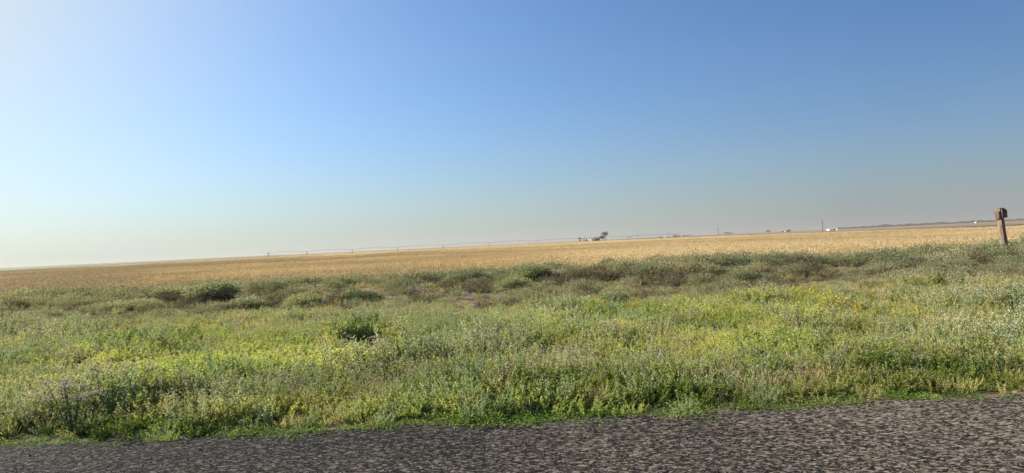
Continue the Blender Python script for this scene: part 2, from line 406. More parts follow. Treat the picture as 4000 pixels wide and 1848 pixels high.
def herb(seed, h=.13, n=90, ll=.045, lw=.026, spread=.15, mat=m_lime, top=None, name='low_herb', flowers=14):
    r = np.random.default_rng(seed); b = MB()
    a = r.uniform(0, 2*np.pi, n); rad = spread * np.sqrt(r.random(n)); z = h * r.random(n) ** .7 * np.sqrt(np.clip(1.05 - (rad/spread)**2, .1, 1))
    P = np.stack([rad*np.cos(a), rad*np.sin(a), z], 1); D = unit(r.normal(size=(n, 3)) * [1, 1, .45] + [0, 0, .25])
    S = unit(np.cross(D, np.array([0, 0, 1.0]) + r.normal(size=(n, 3)) * .45))
    b.leaves(P, D, S, ll * r.uniform(.6, 1.3, n), lw * r.uniform(.6, 1.3, n), 0)
    if top:
        k = flowers; a = r.uniform(0, 2*np.pi, k); rad = spread * np.sqrt(r.random(k))
        for i in range(k):
            c = np.array([rad[i]*np.cos(a[i]), rad[i]*np.sin(a[i]), h * r.uniform(.9, 1.6)])
            b.ribbons(np.array([[c[0], c[1], 0]]), np.array([[0, 0, 1.0]]), np.array([[1.0, 0, 0]]), c[2], .004, 0, 0)
            tl = r.normal(size=3) * .35 + [0, 0, 1]; tl = tl / np.linalg.norm(tl)
            e1 = unit(np.cross(tl, [1, 0, .1])[None])[0]; e2 = np.cross(tl, e1); R_ = .011
            V = [c + tl * .002] + [c + R_ * (np.cos(2*np.pi*q/8)*e1 + np.sin(2*np.pi*q/8)*e2) * (1 if q % 2 else .7) for q in range(8)]
            b.add(V, [(0, 1+q, 1+(q+1) % 8) for q in range(8)], 2)
    return b.build(name, [mat, m_stem, top or mat], link=False)

P_weed = [weed(i, h=.20 + .04*(i % 3), stems=9 + i % 4, per=52, ll=.028, lw=.010, up=1.1) for i in range(5)]
P_deepw = [weed(20+i, h=.18, stems=10, per=50, ll=.034, lw=.015, mat=m_deep, name='dark_weed') for i in range(3)]
P_olvw = [weed(30+i, h=.2, stems=10, per=44, ll=.034, lw=.009, up=.9, mat=m_olive, name='olive_weed') for i in range(3)]
P_seed = [weed(40+i, h=.24, stems=9, per=46, ll=.027, lw=.009, up=1.2, mat=m_grey, top=m_pale, topn=9, name='seeding_weed') for i in range(3)]
P_limew = [weed(50+i, h=.17, stems=11, per=50, ll=.032, lw=.012, up=.8, mat=m_lime, name='lime_weed') for i in range(3)]
P_dry = [tuft(60+i, h=.20+.04*i, mat=m_dry, heads=m_pale if i % 2 else None, name='dry_grass') for i in range(3)]
P_olg = [tuft(70+i, h=.2, n=60, mat=m_olive, name='green_grass') for i in range(3)]
P_herb = [herb(80+i, n=190, ll=.026, lw=.014, h=.1, name='low_herb') for i in range(3)]
P_mat = [herb(90+i, h=.05, n=200, ll=.019, lw=.011, spread=.17, mat=m_mat, name='creeping_herb') for i in range(3)]
P_flow = [herb(100+i, h=.15, n=120, ll=.04, lw=.014, spread=.16, mat=m_olive, top=m_yellow, name='yellow_wildflower', flowers=20) for i in range(3)]

# the look of the verge changes from patch to patch; blobs are (x, y, rx, ry, weight) in the 2576-px view
def blobs(u, v, L):
    w = np.zeros_like(u)
    for (x, y, a, b_, k) in L: w += k * np.exp(-((u-x)/a)**2 - ((v-(y))/b_)**2)
    return w
def verge_points(dens, y0, y1, seed):
    r = np.random.default_rng(seed)
    n = int(dens * (y1-y0) * 76); Y = r.uniform(y0, y1, n); X = r.uniform(-38, 38, n)
    k = np.abs(X) < Y * .82 + 3; return X[k], Y[k]
EDGE = lambda x: np.interp(x, rx, edge)
bands = [(5.6, 9, 105), (9, 14, 66), (14, 21, 36), (21, 31, 18)]
XS, YS = zip(*[verge_points(d, a, b_, 200+i) for i, (a, b_, d) in enumerate(bands)])
X = np.concatenate(XS); Y = np.concatenate(YS)
r = np.random.default_rng(5); n = len(X)
u, v = to_photo(X, Y, np.zeros(n))
off = Y - EDGE(X)
nz = [vnoise(X, Y, s, 300+i) for i, s in enumerate((.7, 1.3, 1.1, .9, 1.6, .8, 2.2, .6, 1.0))]
brush = sstep(15.5, 19.0, Y + (nz[6]-.5)*2)
near = 1 - sstep(.25, 1.3, off)
lime = blobs(u, v, [(620, 915, 330, 55, 1.3), (450, 940, 260, 40, .8), (330, 990, 160, 35, .4), (1010, 860, 90, 22, .7), (1850, 850, 330, 75, .7), (1560, 790, 200, 35, .6), (1250, 1030, 500, 18, .7), (2050, 790, 160, 40, .5)])
dark = blobs(u, v, [(2350, 945, 130, 35, 1.2), (2200, 915, 80, 24, .5), (900, 840, 45, 32, 1.0), (400, 1075, 180, 16, .8), (1300, 985, 150, 20, .6), (1560, 975, 170, 22, .9), (1830, 1005, 90, 16, .7), (2480, 960, 90, 25, .8), (300, 855, 90, 20, .5)])  # darker weeds, some painting in shade under overhanging plants and beside the flowering weed
grey = blobs(u, v, [(300, 800, 500, 50, .7), (1480, 900, 130, 45, .9), (2250, 850, 160, 45, .7), (1160, 800, 250, 35, .5), (880, 990, 400, 45, .6), (60, 860, 120, 60, .5)])
gold = blobs(u, v, [(1750, 960, 250, 45, .9), (2080, 960, 120, 40, .9), (1500, 960, 160, 35, .5), (2200, 715, 520, 28, 2.2), (1400, 765, 300, 20, .7), (1300, 750, 90, 25, .6), (1640, 890, 90, 40, .5), (1000, 920, 80, 25, .4), (2400, 870, 200, 40, .5), (1000, 990, 160, 30, .3)])
flow = blobs(u, v, [(2060, 782, 70, 16, 2.0), (1940, 778, 40, 10, 1.0), (2130, 800, 40, 12, 1), (800, 775, 45, 12, 1.6), (1770, 815, 25, 10, 1), (1760, 880, 25, 12, .8), (700, 800, 200, 30, .08), (1950, 800, 300, 30, .08), (760, 840, 300, 40, .08)])
W = np.stack([
    .55 * np.clip(nz[0]*1.8-.3, 0, 2) * (1 + 1.5*grey),                        # grey weed
    .08 + 2.4*dark + .35 * np.clip(nz[1]*2-1.1, 0, 1),                          # deep green weed, also used for painted shade
    .55 * np.clip(nz[2]*2-.4, 0, 2),                                           # olive weed
    .22 * np.clip(nz[3]*2.4-.7, 0, 2) * (1 + 1.5*grey),                        # seeding weed
    .10 * nz[4] + 3.2*lime,                                                    # lime weed
    .16 * np.clip(nz[5]*2-.6, 0, 2) + .6*gold + .25*brush + 1.3*np.exp(-((Y-16.5-(nz[6]-.5)*3)/2.2)**2)*np.clip(nz[4]*2.2-.5, 0, 1.2),                     # dry grass
    .45 * np.clip(nz[7]*2-.5, 0, 2) * (1 + .6*gold),                           # green grass
    .12 + .5*lime + .5*near,                                                   # low herb
    2.4 * (1 - sstep(.1, .55, off)) + .3*near,                                 # creeping herb
    .006 + .42*flow], 1)
W[:, [2, 6]] *= 1 + .6 * sstep(1300, 2200, u)[:, None]
W[:, [0, 3]] *= 1.35 - .75 * sstep(900, 2300, u)[:, None]
W[:, [0, 1, 2, 3, 4, 6, 7]] *= (1 - .45*brush)[:, None]
Pr = W / W.sum(1, keepdims=True); sp = (Pr.cumsum(1) < r.random(n)[:, None]).sum(1).clip(0, 9)
# gaps: bare soil in the brush belt, thinning towards the road edge
bare = vnoise(X, Y, 1.5, 410)
keep = (off > -.02 + (r.random(n)**3) * .12 - .10 * (sp == 8) - .16 * (r.random(n) < .04))
keep &= ~((brush > .5) & (bare > .60) & (r.random(n) < .5))
keep &= ~((off < .35) & (sp != 8) & (r.random(n) < .55))
keep &= ~((Y > 28.8) & (r.random(n) < .6))
def verge_scatter(name, species, protolists, label, seed):
    r = np.random.default_rng(seed); protos, idxs = [], []
    allp = [p for L in protolists for p in L]
    sel = np.zeros(n, bool); idx = np.zeros(n, int); o = 0
    for s, L in zip(species, protolists):
        k = (sp == s) & keep; sel |= k; idx[k] = o + r.integers(0, len(L), k.sum()); o += len(L)
    x, y = X[sel], Y[sel]; m = len(x); ss = sp[sel]
    grow = .55 + .55 * sstep(0, 1.5, off[sel]); grow = np.where(ss == 8, .85, grow)
    height = .6 + .8 * vnoise(x, y, 1.2, 77) ** 1.4; height = height * (1 - .45*brush[sel]) * (1 + .12*(1-sstep(8, 10, y)))
    far = 1 + .12 * sstep(12, 26, y)
    s0 = grow * height * far * r.uniform(.75, 1.3, m)
    scl = np.stack([s0 * far * 1.15, s0 * far * 1.15, s0 * r.uniform(.85, 1.2, m)], 1)
    rot = np.stack([r.normal(size=m) * .12, r.normal(size=m) * .12, r.uniform(0, 6.28, m)], 1)
    tint = np.clip(.75 * vnoise(x, y, .9, 500+seed) + .5 * (r.random(m) - .3), 0, 1)
    scatter(name, allp, np.stack([x, y, H(x, y) - .01], 1), rot, scl, idx[sel], tint, label)
verge_scatter('weeds', [0, 1, 2, 3, 4], [P_weed, P_deepw, P_olvw, P_seed, P_limew], 'mixed grey green and lime leafy weeds covering the roadside verge', 1)
verge_scatter('grass', [5, 6], [P_dry, P_olg], 'dry tan and olive grass tufts growing through the roadside verge', 2)
verge_scatter('ground_cover', [7, 8], [P_herb, P_mat], 'bright green low herbs creeping along the edge of the road', 3)
verge_scatter('wildflowers', [9], [P_flow], 'small yellow wildflowers scattered in patches through the green verge', 4)

# ------------------------------------------------------------------ shrubs
def dome(seed, rad=.5, h=.5, n=2600, ll=.04, lw=.013, mat=None, name='foliage', link=False, lobes=7, fill=.35):
    r = np.random.default_rng(seed); b = MB()
    cs = [(0, 0, .4*h, .62)] + [(rad*.55*np.cos(a)*r.uniform(.6, 1.1), rad*.55*np.sin(a)*r.uniform(.6, 1.1), h*r.uniform(.25, .62), r.uniform(.3, .5)) for a in np.linspace(0, 6.28, lobes, endpoint=False) + r.uniform(0, 1)]
    wts = np.array([c[3]**2 for c in cs]); ci = r.choice(len(cs), n, p=wts/wts.sum()); cc = np.array(cs)[ci]
    d = unit(r.normal(size=(n, 3))); d[:, 2] = np.where(d[:, 2] < -.25, -d[:, 2], d[:, 2])
    rr = (fill + (1-fill) * r.random(n) ** .35)[:, None]
    jag = 1 + .30 * np.sin(7*d[:, :1]*3 + seed) * np.cos(6*d[:, 1:2]*3) + r.normal(size=(n, 1)) * .07
    P = cc[:, :3] + d * rr * jag * np.stack([cc[:, 3]*rad, cc[:, 3]*rad, cc[:, 3]*h*1.0], 1)
    P[:, 2] = np.clip(P[:, 2], .01, None)
    sh = r.random(n) < .12; P[sh] = P[sh] + d[sh] * [1, 1, .9] * np.array([rad, rad, h]) * .16 * r.random((sh.sum(), 1))
    D = unit(d * .8 + r.normal(size=(n, 3)) * .6 + [0, 0, .5])
    b.leaves(P, D, side(D, r), ll * r.uniform(.6, 1.4, n), lw * r.uniform(.7, 1.3, n), 0)
    return b.build(name, [mat], link=link)
def twigs(seed, rad=.45, h=.45, n=60, w=.008, mat=None, name='stems', gen=3, link=False):
    r = np.random.default_rng(seed); b = MB()
    P = np.concatenate([r.normal(size=(n, 2)) * .04, np.zeros((n, 1))], 1); D = rdir(n, .25, r); L = r.uniform(.4, .6, n)
    for g in range(gen):
        sc = np.array([rad, rad, h]); E = P + D * L[:, None] * sc
        b.ribbons(P, unit(E-P), side(unit(E-P), r), np.linalg.norm(E-P, axis=1), w * .75**g, 0, 0)
        k = 3; P = np.repeat(P + (E-P) * r.uniform(.5, 1, (len(P), 1)), k, 0); D = unit(np.repeat(D, k, 0) + r.normal(size=(len(P), 3)) * .55 + [0, 0, .1])
        L = np.repeat(L, k) * .55
    return b.build(name, [mat], link=link)

# individually recognisable shrubs; (x, y of the base in the 2576-px view, width m, height m, kind, label)
D_sage = [dome(600+i, n=3400, ll=.055, lw=.022, mat=m_sage) .data for i in range(4)]
D_deep = [dome(610+i, n=2800, ll=.05, lw=.02, mat=leaf_mat('deep_shrub_leaf', [(0, (0.046, 0.077, 0.025)), (1, (0.114, 0.166, 0.055))], .25, instanced=False)).data for i in range(1)]
D_stem = [twigs(620+i, mat=m_twigo).data for i in range(2)]
D_tumb = [twigs(630+i, n=110, gen=4, w=.012, mat=leaf_mat('tumbleweed_twig', [(0, (0.104, 0.079, 0.055)), (.6, (0.178, 0.139, 0.095)), (1, (0.261, 0.217, 0.142))], .1, instanced=False), name='twigs').data for i in range(2)]
shrubs = [
 (60, 775, 1.9, .55, 's', 'wide low grey green sagebrush at the far left edge of the brush belt'),
 (215, 768, 1.7, .50, 'd', 'flat dark shrub between the far left sagebrush and the long green mounds'),
 (330, 782, 2.4, .36, 's', 'very low spreading grey green shrub below the tan field at left'),
 (470, 752, 1.1, .50, 't', 'upright dusky twiggy shrub behind the dome shaped green bush at left'),
 (420, 765, 1.5, .48, 's', 'green shrub just left of the dome shaped bush on the berm'),
 (545, 766, 2.0, .68, 's', 'tall dome shaped green bush on the berm, lit on its left side'),
 (640, 745, 1.6, .52, 't', 'dull brown twiggy bush right of the dome shaped green bush'),
 (625, 778, 1.6, .42, 's', 'low green mound in front of the dull brown twiggy bush at left'),
 (755, 742, 1.8, .50, 's', 'dark topped sagebrush below the left half of the irrigation line'),
 (770, 772, 1.5, .42, 's', 'pale green mound directly above the orange yellow flower patch'),
 (850, 738, 1.6, .50, 's', 'green sagebrush just left of the dull purple brown stretch of brush'),
 (945, 722, 1.6, .42, 't', 'purple brown twiggy mound left of the small lone green shrub'),
 (905, 760, 1.8, .38, 'd', 'flat dark green shrub lying in front of the purple brown mound'),
 (1075, 702, 1.1, .36, 's', 'small lone green shrub on the field edge above dry tan grass'),
 (1200, 705, 1.9, .50, 's', 'broad low sagebrush on the crest at the centre of the picture'),
 (1340, 722, 1.8, .66, 's', 'tall rounded grey green sagebrush at centre, right of bare soil'),
 (1290, 735, 1.4, .46, 's', 'smaller sagebrush leaning on the left foot of the tall rounded one'),
 (1505, 692, 1.6, .62, 't', 'big purple brown tumbleweed mound with a green crown on the crest'),
 (1530, 680, 1.0, .66, 's', 'green leafy crown growing out of the back of the big tumbleweed'),
 (1590, 705, 1.5, .46, 's', 'low grey green shrub at the right foot of the big tumbleweed'),
 (1655, 690, 1.8, .62, 's', 'leafy sagebrush right of the big tumbleweed against the tan field'),
 (1740, 696, 1.4, .44, 't', 'dusky brown twig bush between two sagebrushes right of centre'),
 (1830, 672, 1.5, .40, 's', 'small green clump on bare red soil below the second power pole'),
 (1870, 690, 1.6, .42, 's', 'grey green spreading shrub in front of the red soil bank'),
 (2080, 655, 2.0, .62, 't', 'large dark purple brown thicket on the crest under the tallest power pole'),
 (2020, 662, 1.4, .52, 's', 'green shrub against the left side of the dark thicket'),
 (2190, 652, 1.7, .46, 's', 'bright grey green shrub right of the dark thicket'),
 (2290, 652, 2.0, .50, 's', 'broad green shrub with a deep shadow, left of the dead wispy bush'),
 (2345, 640, 1.2, .72, 'w', 'pale wispy dead bush standing above the crest left of the post'),
 (2400, 640, 1.9, .58, 's', 'green shrub in front of the wooden post, on its left'),
 (2520, 640, 2.4, .80, 's', 'tall green shrub hiding the foot of the wooden post'),
 (2600, 625, 2.2, .85, 's', 'green shrub cut by the right edge of the picture'),
 (1385, 795, 1.25, .42, 's', 'rounded green bush alone in the verge below the tall sagebrush'),
 (1545, 762, 1.0, .34, 's', 'small green bush on the soil right of the rounded verge bush'),
 (898, 872, .95, .36, 'D', 'dark green bushy plant standing out in the light green verge'),
 (1165, 818, .9, .26, 's', 'low dark leaved clump in the middle of the green verge'),
]
prng = random.Random(3)
m_wisp = leaf_mat('wispy_twig', [(0, (.25, .17, .12)), (1, (.38, .28, .2))], .2, instanced=False)
wisp = twigs(640, n=40, gen=4, w=.006, mat=m_wisp, name='twigs').data
for i, (dx, dy, w_, h_, k, lab) in enumerate(shrubs):
    p = ground(dx, dy); z = float(H(p.x, p.y))
    nm = {'s': 'sagebrush', 'd': 'sagebrush', 't': 'tumbleweed', 'w': 'dead_bush', 'D': 'leafy_bush'}[k]
    e = empty(nm, (p.x, p.y, z - .02), prng.uniform(0, 6.28), (w_ * .95, w_ * .8, h_ * 1.85))
    setp(e, lab, {'s': 'shrub', 'd': 'shrub', 't': 'tumbleweed', 'w': 'dead bush', 'D': 'bush'}[k], None if k in 'wD' else ('tumbleweeds in the brush belt' if k == 't' else 'sagebrush shrubs along the field edge'))
    def ch(nm, me):
        o = bpy.data.objects.new(nm, me); C.objects.link(o); o.parent = e; return o
    if k in 'sd': ch('foliage', D_sage[i % 4] if k == 's' else D_deep[0]); ch('stems', D_stem[i % 2])
    elif k == 'D': ch('foliage', D_deep[0]); ch('stems', D_stem[0])
    elif k == 't': ch('twigs', D_tumb[i % 2])
    else: ch('twigs', wisp)
# pale flowering weed at the road edge, far left
b = MB(); rr = np.random.default_rng(9)
fl = empty('flowering_weed', tuple(ground(165, 1088) + Vector((0, .12, -.05))), 0)
setp(fl, 'tall weed with pale pinkish flower heads at the road edge, bottom left', 'weed')
st, lf, hds = MB(), MB(), []
for s in range(16):
    a = rr.uniform(0, 6.28); q = np.array([np.cos(a), np.sin(a), 0]); hgt = rr.uniform(.25, .5)
    p0 = q * .03; p1 = q * rr.uniform(.05, .24) + [0, 0, hgt]; st.tube(p0, p1, .004, .002, 4)
    P = p0 + (p1-p0) * rr.uniform(.05, .95, (40, 1)); D = rdir(40, .3, rr); lf.leaves(P, D, side(D, rr), .04 * rr.uniform(.6, 1.3, 40), .014)
    P = p1 + rr.normal(size=(40, 3)) * [.022, .022, .008]; D = rdir(40, .8, rr); hd = MB(); hd.leaves(P, D, side(D, rr), .017, .015); hds.append(hd)
m_wl = leaf_mat('flowering_weed_leaf', [(0, (0.114, 0.153, 0.072)), (1, (0.228, 0.252, 0.126))], .3, instanced=False)
m_wh = leaf_mat('pink_flower_head', [(0, (.30, .25, .20)), (1, (.46, .40, .33))], .3, instanced=False, tcol=(1.1, 1.05, 1))
st.build('stem', m_wl, fl); lf.build('foliage', m_wl, fl); [hd.build('flower_head', m_wh, fl) for hd in hds]

# loose brush between the shrubs
B_s = [dome(700+i, rad=.32, h=.3, n=900, ll=.035, lw=.012, mat=m_sagei, name='low_brush') for i in range(4)]
B_t = [twigs(710+i, rad=.4, h=.34, n=60, gen=3, w=.007, mat=m_twig, name='dead_brush') for i in range(3)]
r = np.random.default_rng(12); k = 3600
bx, by = r.uniform(-40, 40, k), 16.8 + 12.7 * r.random(k) ** .85
sel = np.abs(bx) < by * .85 + 3
cl = vnoise(bx, by, 2.2, 720); sel &= r.random(k) < np.clip(cl * 2.6 - .62, .32, 1) * (.35 + .65 * sstep(17, 20, by))
bx, by, cl = bx[sel], by[sel], cl[sel]; k = len(bx)
uu, _ = to_photo(bx, by, np.zeros(k))
tw = vnoise(bx, by, 1.5, 730) + .16 * sstep(900, 2200, uu) > .62
idx = np.where(tw, 4 + r.integers(0, 3, k), r.integers(0, 4, k))
s0 = r.uniform(.65, 1.75, k) * (.7 + .5 * sstep(19, 27, by))
scatter('brush', B_s + B_t, np.stack([bx, by, H(bx, by) - .02], 1), np.stack([r.normal(size=k)*.1, r.normal(size=k)*.1, r.uniform(0, 6.28, k)], 1),
        np.stack([s0*1.2, s0*1.2, s0], 1), idx, np.clip(vnoise(bx, by, 1.4, 740)*.8 + .3*r.random(k)-.1, 0, 1), 'tangled low green and dead brown brush between the shrubs')

# ------------------------------------------------------------------ ripe crop
m_crop = leaf_mat('ripe_crop', [(0, (0.175, 0.164, 0.137)), (.3, (0.483, 0.371, 0.203)), (.6, (0.626, 0.491, 0.284)), (1, (0.791, 0.678, 0.449))], .35, tcol=(1.15, 1.05, .8))
m_cropg = leaf_mat('ripe_crop_green', [(0, (.26, .23, .075)), (1, (.42, .34, .13))], .35)
m_head = leaf_mat('crop_head', [(0, (.17, .095, .04)), (1, (.34, .2, .085))], .1)
def crop_patch(seed, size, dens, h, w, nl, name='crop_patch'):
    r = np.random.default_rng(seed); b = MB(); n = int(size*size*dens)
    P = np.concatenate([r.uniform(-size/2, size/2, (n, 2)), np.zeros((n, 1))], 1)
    D = unit(np.concatenate([r.normal(size=(n, 2))*.13, np.ones((n, 1))], 1)); L = h * r.uniform(.75, 1.12, n)
    b.ribbons(P, D, side(D, r), L, w * .7, 0, 0)
    for _ in range(nl):
        k = r.uniform(.3, 1, (n, 1)); Q = P + D * L[:, None] * k; DD = unit(r.normal(size=(n, 3)) * [1, 1, .3] + [0, 0, .75])
        b.ribbons(Q, DD, side(DD, r), h * r.uniform(.25, .55, n), w, r.uniform(.3, 1.1, n), 0)
    k = n // 12
    if k: b.leaves(P[:k] + D[:k]*L[:k, None]*.85, D[:k], side(D[:k], r), h*.22, w*1.2, 1)
    return b.build(name, [m_crop, m_head], link=False)
L1 = [crop_patch(800+i, 2.3, 26, .42, .018, 4) for i in range(5)]
L2 = [crop_patch(810+i, 8.5, 9, .42, .045, 3, 'crop_stand') for i in range(4)]
L3 = [crop_patch(820+i, 27, 2.2, .42, .12, 3, 'crop_block') for i in range(3)]
pts, rots, scs, ids, tin = [], [], [], [], []
def lay(step, y0, y1, i0, ni):
    r = np.random.default_rng(int(step*10))
    for y in np.arange(y0, y1, step):
        lim = y * .78 + 12
        x0, x1 = max(-lim, crop_left(y)), min(lim, crop_right(y)); xx = np.arange(x0, x1, step)
        if not len(xx): continue
        m = len(xx); yy = y + r.uniform(-.15, .15, m) * step; xj = xx + r.uniform(-.1, .1, m) * step
        pts.append(np.stack([xj, yy, np.full(m, -.04)], 1)); rots.append(np.stack([0*xx, 0*xx, r.integers(0, 4, m) * math.pi/2 + r.normal(size=m)*.1], 1))
        s = .82 + .36 * vnoise(xj, yy, 9, 31) ; s = s * (.9 + .2 * vnoise(xj, yy, 2.5, 33))
        scs.append(np.stack([0*s+1, 0*s+1, s], 1)); ids.append(i0 + r.integers(0, ni, m))
        tin.append(np.clip(.15 - .5*(1-sstep(-27, 12, xj/(yy/40)))*1.15+ .55 * vnoise(xj, yy*.6, 14, 32) + .22 * vnoise(xj, yy, 3, 34) + .12*(r.random(m)-.5), 0, 1))  # greyer towards the left: backlight and hazy veil painted into the crop colour
lay(2.0, 30.4, 110, 0, 5); lay(7.5, 110, 330, 5, 4); lay(24, 330, 1040, 9, 3)
scatter('crop', L1 + L2 + L3, np.concatenate(pts), np.concatenate(rots), np.concatenate(scs), np.concatenate(ids), np.concatenate(tin), 'ripe golden crop standing across the whole flat field')

# ------------------------------------------------------------------ loose stones
def stone(seed):
    r = np.random.default_rng(seed); b = MB(); t = (1+5**.5)/2
    V = unit(np.array([[-1,t,0],[1,t,0],[-1,-t,0],[1,-t,0],[0,-1,t],[0,1,t],[0,-1,-t],[0,1,-t],[t,0,-1],[t,0,1],[-t,0,-1],[-t,0,1]], float)) * r.uniform(.7, 1.15, (12, 1)) * [1, .8, .55]
    b.add(V, [(0,11,5),(0,5,1),(0,1,7),(0,7,10),(0,10,11),(1,5,9),(5,11,4),(11,10,2),(10,7,6),(7,1,8),(3,9,4),(3,4,2),(3,2,6),(3,6,8),(3,8,9),(4,9,5),(2,4,11),(6,2,10),(8,6,7),(9,8,1)])
    return b.build('stone', [m_stone], link=False)
m_stone = leaf_mat('stone', [(0, (.015, .014, .013)), (.5, (.04, .036, .032)), (.85, (.11, .095, .08)), (1, (.28, .25, .22))], 0)
r = np.random.default_rng(14); k = 30000
sy = 3.6 + 2.5 * r.random(k); sx = r.uniform(-8, 8, k); s0 = .0045 + .006 * r.random(k)**3 + .011 * (r.random(k) < .004)
sel = (np.abs(sx) < sy*.78 + 1) & (sy < EDGE(sx) + .02); sx, sy, s0 = sx[sel], sy[sel], s0[sel]; k = len(sx)
zz = np.interp(sy, [2, 4.5, 5.3, 6], [.02, 0, -.012, -.022])
scatter('gravel', [stone(1), stone(2), stone(3)], np.stack([sx, sy, zz + s0*.15], 1), r.uniform(-.4, .4, (k, 3)) + np.array([0, 0, 1])*r.uniform(0, 6, (k, 1)), np.repeat(s0[:, None], 3, 1), r.integers(0, 3, k), r.random(k), 'loose grey chippings lying on the dark road surface')

# ------------------------------------------------------------------ wooden post
m_wood = simple_mat('weathered_wood', (.26, .18, .115), .9, .35, 9, .6, stretch=(4, 4, .6), col2=(.085, .05, .035))
m_woodd = simple_mat('dark_weathered_wood', (.165, .11, .08), .9, .35, 9, .6, stretch=(4, 4, .6), col2=(.06, .035, .028))
PD = 27.0
def zat(px, py, Y):
    v = ray(px, py); return CAM_H + v.z / v.y * Y
pp = at(3919, PD); post = empty('wooden_post', (pp.x, PD, float(H(pp.x, PD)) - .05), R(0))
post.rotation_euler = (0, R(-3.6), 0)
setp(post, 'weathered brown wooden post with boards nailed round its top, far right', 'post')
b = MB(); th = zat(3906, 816, PD) - post.location.z
nseg = 10; prev = None
V, fs = [], []; rp_ = random.Random(5)
for j in range(nseg+1):
    t = j/nseg; hw = .116 - .014*t
    for k in range(8):
        a = 2*math.pi*k/8 + R(22); w = hw * (1.08 if k % 2 else .96) * (1 + rp_.uniform(-.05, .05))
        V.append((w*math.cos(a) + .01*math.sin(t*5), w*math.sin(a), t*th + (rp_.uniform(-.03, .03) if j == nseg else 0)))
for j in range(nseg):
    for k in range(8): fs.append((j*8+k, j*8+(k+1) % 8, (j+1)*8+(k+1) % 8, (j+1)*8+k))
fs.append(tuple(range(nseg*8, nseg*8+8)))
b.add(V, fs); b.build('shaft', m_wood, post)
def board(c, d, rz, name='board', mat=m_woodd, label=None):
    b = MB(); b.box((0, 0, 0), d, 0); o = b.build(name, mat, post); o.location = c; o.rotation_euler = (0, R(1.5), rz)
    bv = o.modifiers.new('bevel', 'BEVEL'); bv.width = .008; bv.segments = 2
    if label: o['label'] = label
    return o
board((-.125, -.02, th-.37), (.05, .17, .29), R(25), 'side_board')
board((.14, -.04, th-.34), (.12, .15, .29), R(-14), 'side_block')
board((.05, -.125, th-.32), (.16, .045, .32), R(8), 'front_board')
board((.03, 0, th-.03), (.18, .17, .06), R(6), 'cap')

# ------------------------------------------------------------------ irrigation machine
PIV_Y = 880.0
m_galv = simple_mat('galvanised_steel', (.10, .105, .11), .55, .15, 2, metal=.2)
m_tyre = simple_mat('tyre_rubber', (.03, .03, .03), .9)
tower_px = [1048.5, 1199, 1375.6, 1553.8, 1732.5, 1911.7, 2093.6, 2275, 2456, 2636.7]
TX = [at(p, PIV_Y).x for p in tower_px]
piv = empty('center_pivot_sprinkler', (TX[0], PIV_Y, 0)); setp(piv, 'long arched pipe irrigation machine on wheeled towers spanning the far edge of the golden field', 'irrigation machine')
def under(o): o.parent = piv; o.location = (0, 0, 0); return o
b = MB(); 
for sx_, sy_ in ((-1, -1), (1, -1), (1, 1), (-1, 1)): b.tube((sx_*1.3, sy_*1.3, 0), (sx_*.3, sy_*.3, 4.6), .10, .08)
b.tube((0, 0, 0), (0, 0, 5.0), .2, .2, 8); b.box((0, 0, 3.4), (.9, .5, 1.0)); under(b.build('pivot_stand', m_galv))
PH = 3.9
for i in range(9):
    x0, x1 = TX[i]-TX[0], TX[i+1]-TX[0]; n_ = 14; b = MB(); hoses = []
    pr = None
    for j in range(n_+1):
        t = j/n_; x = x0 + (x1-x0)*t; z = PH + 1.5*4*t*(1-t)*.9; zl = z - .15 - 1.1*math.sin(math.pi*t)
        if pr:
            b.tube((pr[0], 0, pr[1]), (x, 0, z), .11, .11, 6, cap=False)
            for s in (-.9, .9): b.tube((pr[0], s*math.sin(math.pi*(j-1)/n_), pr[2]), (x, s*math.sin(math.pi*t), zl), .02, .02, 4, cap=False)
        if 0 < j < n_:
            for s in (-.9, .9): b.tube((x, 0, z), (x, s*math.sin(math.pi*t), zl), .022, .022, 4, cap=False)
            if j % 3 == 0: hose = MB(); hoses.append(hose); hose.tube((x, .25, z+.2), (x, .25, 1.9), .03, .03, 4); hose.box((x, .25, 1.7), (.3, .3, .25))
        pr = (x, z, zl)
    s_ = under(b.build('span', m_galv)); 
    for hose in hoses: h_ = hose.build('drop_hose', m_tyre); h_.parent = s_
    b = MB(); xt = x1
    for s in (-1.9, 1.9): b.tube((xt, s, .9), (xt-.5, 0, PH), .10, .08); b.tube((xt, s, .9), (xt+.5, 0, PH), .10, .08)
    b.tube((xt, -2.1, .8), (xt, 2.1, .8), .12, .12); b.box((xt, 0, 3.2), (.7, .5, .5))
    t_ = under(b.build('drive_tower', m_galv))
    for s in (-2.1, 2.1):
        b = MB(); b.tube((xt-.14, s, .66), (xt+.14, s, .66), .66, .66, 16); w_ = b.build('wheel', m_tyre); w_.parent = t_
xe = TX[9]-TX[0]; b = MB(); b.tube((xe, 0, PH), (xe+6, 0, PH+.5), .1, .08); b.tube((xe, 0, PH+1.6), (xe+5.5, 0, PH+.5), .03, .03, 4); b.tube((xe, 0, PH), (xe, 0, PH+1.6), .05, .05, 4); under(b.build('end_boom', m_galv))

